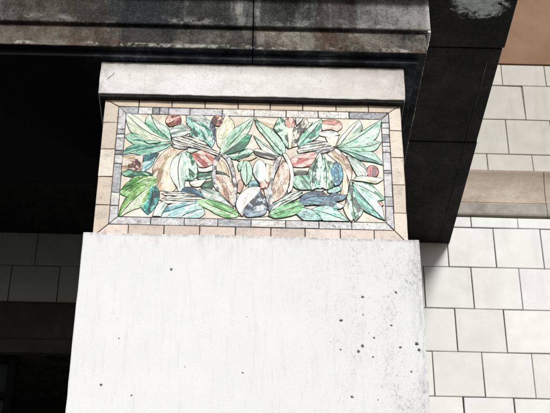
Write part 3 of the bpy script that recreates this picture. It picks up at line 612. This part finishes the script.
# ------------------------------------------------------------------ setting
bm = bmesh.new(); s = 400
f = bm.faces.new([bm.verts.new(p) for p in ((-s,-s,GROUND-.13),(s,-s,GROUND-.13),(s,s,GROUND-.13),(-s,s,GROUND-.13))])
structure('road', bm, M_ASPH)
bm = bmesh.new(); x = -20.
while x < 20:                                          # paving slabs with open joints
    y = -2.3
    while y < 9.4:
        add_box(bm, x, x+.595, y, y+.595, GROUND-.125, GROUND-.004*random.random()); y += .6
    x += .6
structure('pavement', bm, M_PAVE)
bm = bmesh.new(); x = -20.
while x < 20:
    add_box(bm, x, x+.91, -2.46, -2.31, GROUND-.125, GROUND-.003); x += .914
structure('kerb', bm, M_KERB)

# ------------------------------------------------------------------ pillar
pil = thing('pillar', 'wide white rendered pillar with pitted face and pale cap stone carrying the dark cornice', 'pillar', ((PX0+PX1)/2, (PY0+PY1)/2, GROUND))
part('shaft', rough_box(PX0, PX1, PY0, PY1, GROUND, PTOP, .045, .004, .0007), M_STUCCO, pil)
part('neck_block', rough_box(-.492, .560, MY+.012, PY1-.03, PTOP, CAP0, .05, .003, .001), M_BLOCK, pil)
part('cap_stone', rough_box(-.515, .573, 3.705, PY1, CAP0+.004, CAP1, .02, .004, .0009, seed=4.), M_CAP, pil)
part('cap_underside_shade', rough_box(-.510, .568, 3.711, PY1-.01, CAP0-.006, CAP0+.005, .03, .002, .0008), M_SOFFIT_SHADE, pil)  # black slab put in to stand for the shade under the cap

# ------------------------------------------------------------------ mosaic panel
pan = thing('mosaic_panel', 'colourful leaf and berry mosaic panel set between the white pillar shaft and its cap', 'mosaic', (.034, MY, PTOP))
def L3(u, v, h): return Vector((.034+u/1000, MY-h, PTOP+v/1000))
part('grout_bed', rough_box(-.489, .557, MY-.0015, MY+.012, PTOP+.001, CAP0-.001, .2, .001, .0), M_GROUT, pan)

def quad_tile(bm, q, h=.0045, gap=1.55, tone=(1,1,1), r=1.2):
    """one border tile from 4 panel points (mm, counter-clockwise seen from the front), rounded rim"""
    c = [Vector(p) for p in q]; n = 4
    def inset(d):
        out = []
        for i in range(n):
            a, b, e = c[i-1], c[i], c[(i+1) % n]
            d1 = (b-a).normalized(); d2 = (e-b).normalized()
            n1 = Vector((-d1.y, d1.x)); n2 = Vector((-d2.y, d2.x))
            m = n1+n2; out.append(b + m*(d/max(.3, m.dot(n1))))
        return out
    j = lambda: random.uniform(-.7,.7)
    tl = random.uniform(-.0004,.0004); tm = random.uniform(-.0004,.0004)
    cx = sum((p.x for p in c))/4; cy = sum((p.y for p in c))/4; w = max(abs(p.x-cx) for p in c)+1; hh = max(abs(p.y-cy) for p in c)+1
    rings = []
    for d, z in ((gap, .0), (gap+.1, h-.0008), (gap+r, h)):
        jt = [(j(), j()) for _ in range(4)] if not rings else jt
        rings.append([bm.verts.new(L3(p.x+k[0], p.y+k[1], z + (tl*(p.x-cx)/w + tm*(p.y-cy)/hh if z else 0))) for p, k in zip(inset(d), jt)])
    fs = []
    for A, B in zip(rings, rings[1:]):
        for i in range(4):
            k = (i+1) % 4; fs.append(bm.faces.new((A[i], A[k], B[k], B[i])))
    fs.append(bm.faces.new(rings[-1])); kk = random.uniform(.80, .95); set_tone(bm, fs, tuple(c*kk for c in tone))

OL, OR, OB, OT = -526, 524, 0, 579                     # outer edge of the panel
IL, IR, IB, IT = -474.5, 479.5, 53.5, 545              # between the two borders
FL, FR, FB, FT = -446, 452, 83.5, 514                  # field
oc = lambda: random.choice([lin(234,222,204), lin(230,215,196), lin(238,228,212), lin(226,210,190), lin(233,219,201)])
bm = bmesh.new()
t = [IL, -404, -287, -170, -53, 61, 176, 294, 409, IR]
for a, b in zip(t, t[1:]):
    quad_tile(bm, ((a if a > IL else IL, IT), (b, IT), (b if b < IR else OR, OT), (a if a > IL else OL, OT)), tone=random.choice([lin(226,208,184), lin(232,214,190), lin(218,198,174)]))
t = [IL, -408, -289, -170, -51, 67, 181, 298, 411, IR]
for a, b in zip(t, t[1:]):
    quad_tile(bm, ((a if a > IL else OL, OB), (b if b < IR else OR, OB), (b, IB), (a, IB)), tone=random.choice([lin(222,203,190), lin(230,213,200), lin(214,194,180)]))
t = [IB, 128.5, 244.6, 360, 474.6, IT]
for a, b in zip(t, t[1:]):
    quad_tile(bm, ((OL, a if a > IB else OB), (IL, a), (IL, b), (OL, b if b < IT else OT)), tone=oc())
t = [IB, 123.2, 237.5, 351, 467, IT]
for a, b in zip(t, t[1:]):
    quad_tile(bm, ((IR, a), (OR, a if a > IB else OB), (OR, b if b < IT else OT), (IR, b)), tone=oc())
part('outer_border', bm, M_OUT, pan)

WT, LV, GY, DK, PK = lin(236,233,226), lin(214,212,214), lin(166,169,174), lin(104,110,116), lin(232,222,212)
bm = bmesh.new()
t = [IL, -404.9, -355, -329.5, -298, -222.3, -108.4, 4.1, 117.2, 230.3, 339.9, IR]
for (a, b), c in zip(zip(t, t[1:]), (GY, WT, DK, GY, LV, LV, WT, PK, PK, WT, DK)):
    quad_tile(bm, ((a if a > IL else FL, FT), (b if b < IR else FR, FT), (b, IT), (a, IT)), gap=1.3, tone=c)
t = [IL, -335, -223.4, -110.7, .6, 116.6, 227, 337.3, IR]
for (a, b), c in zip(zip(t, t[1:]), (LV, LV, LV, GY, WT, LV, LV, WT)):
    quad_tile(bm, ((a, IB), (b, IB), (b if b < IR else FR, FB), (a if a > IL else FL, FB)), gap=1.3, tone=c)
t = [IB, 127.3, 180, 300, 338, 354.9, 408, 424.9, 446.6, IT]
for (a, b), c in zip(zip(t, t[1:]), (LV, WT, GY, WT, DK, LV, WT, GY, LV)):
    quad_tile(bm, ((IL, a), (FL, a if a > IB else FB), (FL, b if b < IT else FT), (IL, b)), gap=1.3, tone=c)
t = [IB, 149.3, 187.4, 284.7, 296.4, 373.2, 398.8, 416, 450.5, 476.6, 500.3, IT]
for (a, b), c in zip(zip(t, t[1:]), (LV, GY, LV, GY, LV, WT, LV, DK, WT, LV, GY)):
    quad_tile(bm, ((FR, a if a > IB else FB), (IR, a), (IR, b), (FR, b if b < IT else FT)), gap=1.3, tone=c)
part('inner_border', bm, M_INN, pan)

bm = bmesh.new(); g = 1.2
nu, nv = 40, 20
vv = [[bm.verts.new(L3(FL+g+(FR-FL-2*g)*i/nu, FB+g+(FT-FB-2*g)*k/nv, .0038+.0002*noise.noise(Vector((i*.6,k*.6,0))))) for i in range(nu+1)] for k in range(nv+1)]
for k in range(nv):
    for i in range(nu): bm.faces.new((vv[k][i], vv[k][i+1], vv[k+1][i+1], vv[k+1][i]))
part('cream_ground', bm, M_FIELD, pan, smooth=True)

def smooth_loop(P, sub=5):
    n = len(P); out = []
    def sharp(i):
        a = (P[i]-P[i-1]).normalized(); b = (P[(i+1) % n]-P[i]).normalized()
        return a.dot(b) < .45
    sh = [sharp(i) for i in range(n)]
    for i in range(n):
        p0, p1, p2, p3 = P[i-1], P[i], P[(i+1) % n], P[(i+2) % n]
        m1 = (p2-p1) if sh[i] else (p2-p0)*.5
        m2 = (p2-p1) if sh[(i+1) % n] else (p3-p1)*.5
        for s in range(sub):
            t = s/sub; t2 = t*t; t3 = t2*t
            out.append(p1*(2*t3-3*t2+1)+m1*(t3-2*t2+t)+p2*(-2*t3+3*t2)+m2*(t3-t2))
    return out
def offset(P, d):
    n = len(P); out = []
    for i in range(n):
        a = (P[i]-P[i-1]); b = (P[(i+1) % n]-P[i])
        if a.length < 1e-6 or b.length < 1e-6: out.append(P[i].copy()); continue
        a.normalize(); b.normalize()
        n1 = Vector((a.y, -a.x)); n2 = Vector((b.y, -b.x)); m = n1+n2
        if m.length < 1e-3: m = n1
        m.normalize(); out.append(P[i]+m*(d/max(.55, m.dot(n1))))
    return out

LEAVES = []
for k, (name, pal, flat) in enumerate(SHAPES):
    P = [Vector((flat[i], flat[i+1])) for i in range(0, len(flat), 2)]
    if sum(P[i-1].x*P[i].y-P[i].x*P[i-1].y for i in range(len(P))) < 0: P.reverse()
    C = smooth_loop(P, 5 if len(P) < 14 else 4)
    C = [p+Vector((noise.noise(Vector((p.x*.06,p.y*.06,k))), noise.noise(Vector((p.x*.06,p.y*.06,k+9)))))*1.0 for p in C]
    h = .0042+.00003*k
    # direction of the piece: principal axis
    cx = sum(p.x for p in C)/len(C); cy = sum(p.y for p in C)/len(C)
    sxx = sum((p.x-cx)**2 for p in C); syy = sum((p.y-cy)**2 for p in C); sxy = sum((p.x-cx)*(p.y-cy) for p in C)
    th = .5*math.atan2(2*sxy, sxx-syy); ax = Vector((math.cos(th), math.sin(th))); ay = Vector((-ax.y, ax.x))
    clip = lambda p: Vector((min(max(p.x, FL+.6), FR-.6), min(max(p.y, FB+.6), FT-.6)))
    R0 = [clip(p) for p in offset(C, 2.5)]; T0 = [clip(p) for p in offset(C, .45)]; T1 = [clip(p) for p in offset(C, -.5)]
    bm = bmesh.new(); uvl = bm.loops.layers.uv.new('along')
    ring = lambda Q, z: [bm.verts.new(L3(p.x, p.y, z)) for p in Q]
    a0, a1 = ring(R0, h-.0012), ring(R0, h)
    b0, b1, b2 = ring(T0, h+.00003), ring(T0, h+.0005), ring(T1, h+.0008)
    n = len(C)
    for A, B, mi in ((a0, a1, 1), (b0, b1, 0), (b1, b2, 0)):
        for i in range(n):
            j = (i+1) % n
            bm.faces.new((A[i], A[j], B[j], B[i])).material_index = mi
    for Q, mi in ((a1, 1), (b2, 0)):
        for tri in geometry.tessellate_polygon([[v.co for v in Q]]):
            try: f = bm.faces.new([Q[i] for i in tri])
            except ValueError: continue
            f.normal_update()
            if f.normal.y > 0: f.normal_flip()
            f.material_index = mi
    # mid vein: a thin grout line along longer leaves
    for f in bm.faces:
        for l in f.loops:
            q = Vector(((l.vert.co.x-.034)*1000-cx, (l.vert.co.z-PTOP)*1000-cy))
            l[uvl].uv = (q.dot(ax)/1000, q.dot(ay)/1000)
    LEAVES.append((C, h, part(name, bm, [PAL[pal], M_GROUT], pan)))

# veins and cut lines drawn in grout across the bigger leaves
def inside(q, C):
    c = False
    for i in range(len(C)):
        a, b = C[i-1], C[i]
        if (a.y > q.y) != (b.y > q.y) and q.x < (b.x-a.x)*(q.y-a.y)/(b.y-a.y)+a.x: c = not c
    return c
for ln in VEINS:
    bm = bmesh.new()
    P = [Vector((ln[i], ln[i+1])) for i in range(0, len(ln), 2)]
    Q = []
    for i in range(len(P)-1):
        p0 = P[i-1] if i else P[i]; p3 = P[i+2] if i+2 < len(P) else P[i+1]
        for s in range(5):
            t = s/5; t2 = t*t; t3 = t2*t; m1 = (P[i+1]-p0)*.5; m2 = (p3-P[i])*.5
            Q.append(P[i]*(2*t3-3*t2+1)+m1*(t3-2*t2+t)+P[i+1]*(-2*t3+3*t2)+m2*(t3-t2))
    Q.append(P[-1]); n = len(Q); V = []
    votes = [max([k for k, L in enumerate(LEAVES) if inside(q, L[0])] or [-1]) for q in Q]
    host = max(set(votes), key=votes.count); hv = LEAVES[max(host,0)][1]+.00092
    Q = [q for q, v in zip(Q, votes) if v == host]; n = len(Q)
    if n < 3 or host < 0: bm.free(); continue
    for i, p in enumerate(Q):
        d = (Q[min(i+1,n-1)]-Q[max(i-1,0)]).normalized(); w = 1.25*min(1, .35+4*min(i, n-1-i)/n)
        V.append((bm.verts.new(L3(p.x-d.y*w, p.y+d.x*w, hv)), bm.verts.new(L3(p.x+d.y*w, p.y-d.x*w, hv))))
    for A, B in zip(V, V[1:]):
        f = bm.faces.new((A[0], A[1], B[1], B[0])); f.normal_update()
        if f.normal.y > 0: f.normal_flip()
    part('leaf_vein', bm, M_GROUT, LEAVES[host][2])

# ------------------------------------------------------------------ cornice beam
beam = thing('cornice_beam', 'soot stained stone cornice running over the pillar cap with a peeling lower moulding', 'cornice', (-2., 4., CAP1))
FY, FX, BX0, BY1 = 3.635, .668, -5., 4.50
PROF = [(.050, 3.034), (.047, 3.036), (.047, 3.057), (.020, 3.0585), (.017, 3.061), (.0155, 3.075), (.0150, 3.10), (.0165, 3.13), (.019, 3.148),
        (.019, 3.1535), (.003, 3.155), (.000, 3.158), (.000, 3.20), (.000, 3.308)]
def beam_ring(d, z, x0, x1, corner, seed):
    """plan ring of the beam at depth d behind the fascia; front points every 2 cm with a little wear"""
    xe = x1-d if corner else x1
    n = max(2, int((xe-max(x0,-1.6))/.02)); xs = [max(x0,-1.6)+(xe-max(x0,-1.6))*i/n for i in range(n+1)]
    if x0 < -1.6: xs = [x0]+xs
    ring = []
    for x in xs:
        e = noise.noise(Vector((x*9, z*40, seed)))*.0016 + noise.noise(Vector((x*34, z*60, seed+5)))*.0011
        ring.append((x, FY+d+e, z+e*.8))
    m = 24
    for i in range(1, m+1):
        y = FY+d+(BY1-FY-d)*i/m
        e = (noise.noise(Vector((y*9, z*40, seed+2)))*.0016 + noise.noise(Vector((y*34, z*60, seed+7)))*.0011) if corner else 0
        ring.append((xe+e, y, z))
    ring.append((x0, BY1, z)); return ring
for x0, x1, corner in ((BX0, .0265, False), (.0305, FX, True)):
    bm = bmesh.new(); zs = .0015 if corner else 0
    loft(bm, [beam_ring(d, z, x0, x1, corner, 1+x1) for d, z in PROF])
    part('stone_block', bm, M_CORN, beam)
bm = bmesh.new(); y0 = FY+.003                         # white paint curls added along the right arris, shaped to catch the sun
ry = random.Random(3)
while y0 < BY1-.02:
    q = .5+.5*noise.noise(Vector((y0*11, 2, 0)))
    L = ry.uniform(.005,.009); hh = L*ry.uniform(1.3,2.4)*(.5+q*.9); w = .006+.008*q*ry.uniform(.6,1.)
    xa, xb, zt = FX-w, FX+.0012, 3.1578
    A = [bm.verts.new(p) for p in ((xa,y0,zt),(xb,y0,zt),(xb,y0+L*.55,zt-hh),(xa,y0+L*.55,zt-hh*.85),(xa,y0+L,zt),(xb,y0+L,zt))]
    for f in ((0,1,2,3),(3,2,5,4),(0,3,4),(1,5,2)): bm.faces.new([A[k] for k in f])
    y0 += L*1.02
part('sun_catching_edge', bm, M_EDGE, beam)

# ------------------------------------------------------------------ porch roof slab
roof = thing('porch_roof', 'black shade-coloured underside of the porch roof slab reaching back to the tiled wall', 'porch roof', (-2., 4.4, H2))
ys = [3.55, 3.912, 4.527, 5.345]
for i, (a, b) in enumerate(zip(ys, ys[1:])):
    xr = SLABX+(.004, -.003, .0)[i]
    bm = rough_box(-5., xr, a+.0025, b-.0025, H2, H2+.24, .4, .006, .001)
    part('ceiling_block', bm, M_SOFFIT_SHADE, roof)
for a, b in ((3.98, 4.524), (4.53, 5.30)):              # thin drip fillet near the right edge
    part('drip_fillet', rough_box(.9425, .9452, a, b, H2-.003, H2+.002, .5, .0006, .0004), M_FILLET, roof)
# ------------------------------------------------------------------ tiled building behind
bld = thing('tiled_building', 'white glazed tile wall with buff moulding and brown band behind the pillar', 'building', (0, WY+.3, GROUND))
def wall_tile(bm, x0, x1, z0, z1, tone, gap=None):
    gap = random.uniform(.0008, .0018)
    x0 += gap; x1 -= gap; z0 += gap; z1 -= gap
    if x1-x0 < .012 or z1-z0 < .012: return
    r = .0035; a, b = random.gauss(0,.0022), random.gauss(0,.0022)
    cx, cz = (x0+x1)/2, (z0+z1)/2
    yy = lambda x, z, d: WY-d+a*(x-cx)+b*(z-cz)
    jc = [(random.gauss(0,.0007), random.gauss(0,.0007)) for _ in range(4)]
    if random.random() < .14: k = random.randrange(4); jc[k] = ((.005,.004),(-.005,.004),(-.005,-.004),(.005,-.004))[k]
    R = []
    for ins, d in ((0,-.004),(.0004,.0028),(.0014,.0042),(r,.005)):
        R.append([bm.verts.new((x+q[0], yy(x,z,d), z+q[1])) for (x, z), q in zip(((x0+ins,z0+ins),(x1-ins,z0+ins),(x1-ins,z1-ins),(x0+ins,z1-ins)), jc)])
    fs = []
    for A, B in zip(R, R[1:]):
        for i in range(4):
            k = (i+1) % 4; fs.append(bm.faces.new((A[i], A[k], B[k], B[i])))
    fs.append(bm.faces.new(R[-1])); set_tone(bm, fs, tone)
def tone_of(z):
    k = random.uniform(.94, 1.03)
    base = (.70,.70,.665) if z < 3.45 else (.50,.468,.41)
    return tuple(c*k*random.uniform(.99,1.01) for c in base)
XM = .03                                               # the two halves of the wall meet behind the pillar
bm = bmesh.new()
Wd = .2242; CAM_SCALE = 1.009                             # tile width; factor scaling the wall layout, read from image pixels, about the camera
zr = [(4.237,4.373,1.322), (4.019,4.237,1.419), (3.806,4.019,1.314), (3.684,3.806,1.203), (3.373,3.434,1.096), (3.154,3.373,1.197), (2.934,3.154,1.076),
      (2.713,2.934,.985), (2.493,2.713,1.091)]
z = 2.493; k = 0
while z > GROUND+.05:
    zr.append((max(z-.2202, GROUND), z, .992 if k % 2 == 0 else 1.091)); z -= .2202; k += 1
for z0, z1, x in zr:
    z0, z1, x = max(z0*CAM_SCALE, GROUND), z1*CAM_SCALE, x*CAM_SCALE
    while x > XM: x -= Wd
    while x < 6:
        wall_tile(bm, max(x, XM), min(x+Wd, 6), z0, z1, tone_of(z0)); x += Wd
LX = -.40                                              # right jamb of the opening on the left
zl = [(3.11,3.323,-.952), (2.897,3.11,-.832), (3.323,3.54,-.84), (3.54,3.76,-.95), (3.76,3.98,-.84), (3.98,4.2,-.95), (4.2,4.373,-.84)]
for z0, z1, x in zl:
    z0, z1, x = z0*CAM_SCALE, z1*CAM_SCALE, x*CAM_SCALE
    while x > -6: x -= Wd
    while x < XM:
        wall_tile(bm, max(x,-6), min(x+Wd, XM), z0, z1, tuple(c*q for c, q in zip(tone_of(2.), (.74,.77,.72)))); x += Wd  # porch shade painted in: these tiles are toned darker
z = 2.678; k = 0
while z > GROUND+.05:
    for a, b in ((-6,-3.0), (LX, XM)):
        x = a - (.0 if k % 2 else .11)
        while x < b:
            wall_tile(bm, max(x,a), min(x+Wd,b), max(z-.2202,GROUND), z, tone_of(z)); x += Wd
    z -= .2202; k += 1
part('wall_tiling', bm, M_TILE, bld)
bm = bmesh.new()                                       # wall body behind the tiles
add_box(bm, LX, 6, WY+.002, WY+.5, GROUND, 6.2); add_box(bm, -6, -3.0, WY+.002, WY+.5, GROUND, 6.2); add_box(bm, -3.0, LX, WY+.002, WY+.5, 2.685, 6.2)
part('wall_core', bm, mat_mortar(), bld)
def moulding(x0, x1, zt, joints, name, mat):
    prof = [(d, q*CAM_SCALE) for d, q in [(.0,-.247), (.017,-.243), (.021,-.235), (.021,-.182), (.017,-.176), (.011,-.1745), (.011,-.171), (.014,-.168), (.016,-.14), (.020,-.10), (.028,-.06), (.037,-.03), (.043,-.012), (.043,.0), (-.002,.0)]]
    js = [x0]+[j for j in joints if x0 < j < x1]+[x1]
    bm = bmesh.new()
    for a, b in zip(js, js[1:]):
        a += .0015; b -= .0015
        A = [bm.verts.new((a, WY-d, zt+z)) for d, z in prof]; B = [bm.verts.new((b, WY-d, zt+z)) for d, z in prof]
        for i in range(len(prof)-1):
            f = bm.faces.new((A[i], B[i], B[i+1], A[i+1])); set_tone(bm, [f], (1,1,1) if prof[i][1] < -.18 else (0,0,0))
        for E in (A[::-1], B):
            f = bm.faces.new(E); set_tone(bm, [f], (0,0,0))
    part(name, bm, mat, bld)
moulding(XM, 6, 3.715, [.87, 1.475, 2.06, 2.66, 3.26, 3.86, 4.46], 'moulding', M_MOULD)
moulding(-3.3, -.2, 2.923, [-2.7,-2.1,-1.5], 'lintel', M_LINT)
bm = rough_box(-6, 6, WY-.010, WY+.1, 4.416, 6.2, .3, .004, .001)
part('brown_band', bm, M_BROWN, bld)
win = bpy.data.objects.new('window', None); COL.objects.link(win); win.parent = bld; win.location = (0, 0, 0)
bm = bmesh.new()
Y0 = WY+.03
for a, b in ((-3.0,-2.93), (-2.0,-1.94), (-1.03,-.995)): add_box(bm, a, b, Y0, Y0+.06, -.6, 2.675)
add_box(bm, -2.93, -1.03, Y0+.003, Y0+.057, 2.655, 2.676); add_box(bm, -2.93, -1.03, Y0+.003, Y0+.057, 2.477, 2.507); add_box(bm, -2.93, -1.03, Y0+.003, Y0+.057, -.6, -.53)
part('frame', bm, M_FRAME, win)
bm = bmesh.new()
for a, b in ((-2.93,-2.0), (-1.94,-1.03)): add_box(bm, a, b, Y0+.026, Y0+.032, -.53, 2.655)
part('pane', bm, M_PANE, win)
bm = bmesh.new()
add_box(bm, -3.0, LX, WY+.5, WY+.52, GROUND, 2.7)      # the dark passage behind
add_box(bm, -3.0, -1.0, Y0-.02, Y0+.09, GROUND, -.6)
part('dark_lining', bm, M_DARK, win)

# ------------------------------------------------------------------ light, camera
SUN_AZ, SUN_EL = math.radians(15), math.radians(29)
w = bpy.data.worlds.new('World'); sc.world = w; w.use_nodes = True
nt = w.node_tree; nt.nodes.clear()
sky = nt.nodes.new('ShaderNodeTexSky'); sky.sky_type = 'NISHITA'; sky.sun_disc = False
sky.sun_elevation = SUN_EL; sky.sun_rotation = math.pi-SUN_AZ
bg = nt.nodes.new('ShaderNodeBackground'); bg.inputs[1].default_value = .10
ow = nt.nodes.new('ShaderNodeOutputWorld')
nt.links.new(sky.outputs[0], bg.inputs[0]); nt.links.new(bg.outputs[0], ow.inputs[0])
sl = bpy.data.lights.new('sun', 'SUN'); sl.energy = 3.2; sl.angle = math.radians(12); sl.color = (1, .985, .962)
so = bpy.data.objects.new('sun', sl); COL.objects.link(so)
d = Vector((math.sin(SUN_AZ)*math.cos(SUN_EL), -math.cos(SUN_AZ)*math.cos(SUN_EL), math.sin(SUN_EL)))   # towards the sun
so.rotation_euler = d.to_track_quat('Z', 'Y').to_euler(); so.location = (4, -8, 9)

cam = bpy.data.cameras.new('camera'); co = bpy.data.objects.new('camera', cam); COL.objects.link(co)
cam.sensor_fit = 'HORIZONTAL'; cam.sensor_width = 36; cam.lens = 36*1323/550; cam.clip_end = 2000; cam.clip_start = .05
cam.shift_x = (275-241.07)/550
from mathutils import Matrix
p, r = .578934, .0233428
fw = Vector((0, math.cos(p), math.sin(p))); rt = Vector((1,0,0)); up = rt.cross(fw)
r2 = rt*math.cos(r)+up*math.sin(r); u2 = r2.cross(fw)
co.matrix_world = Matrix((r2, u2, -fw)).transposed().to_4x4()
sc.camera = co
sc.view_settings.view_transform = 'Standard'; sc.view_settings.look = 'None'; sc.view_settings.gamma = 1
sc.view_settings.use_curve_mapping = False; sc.view_settings.exposure = .0
sc.cycles.max_bounces = 8
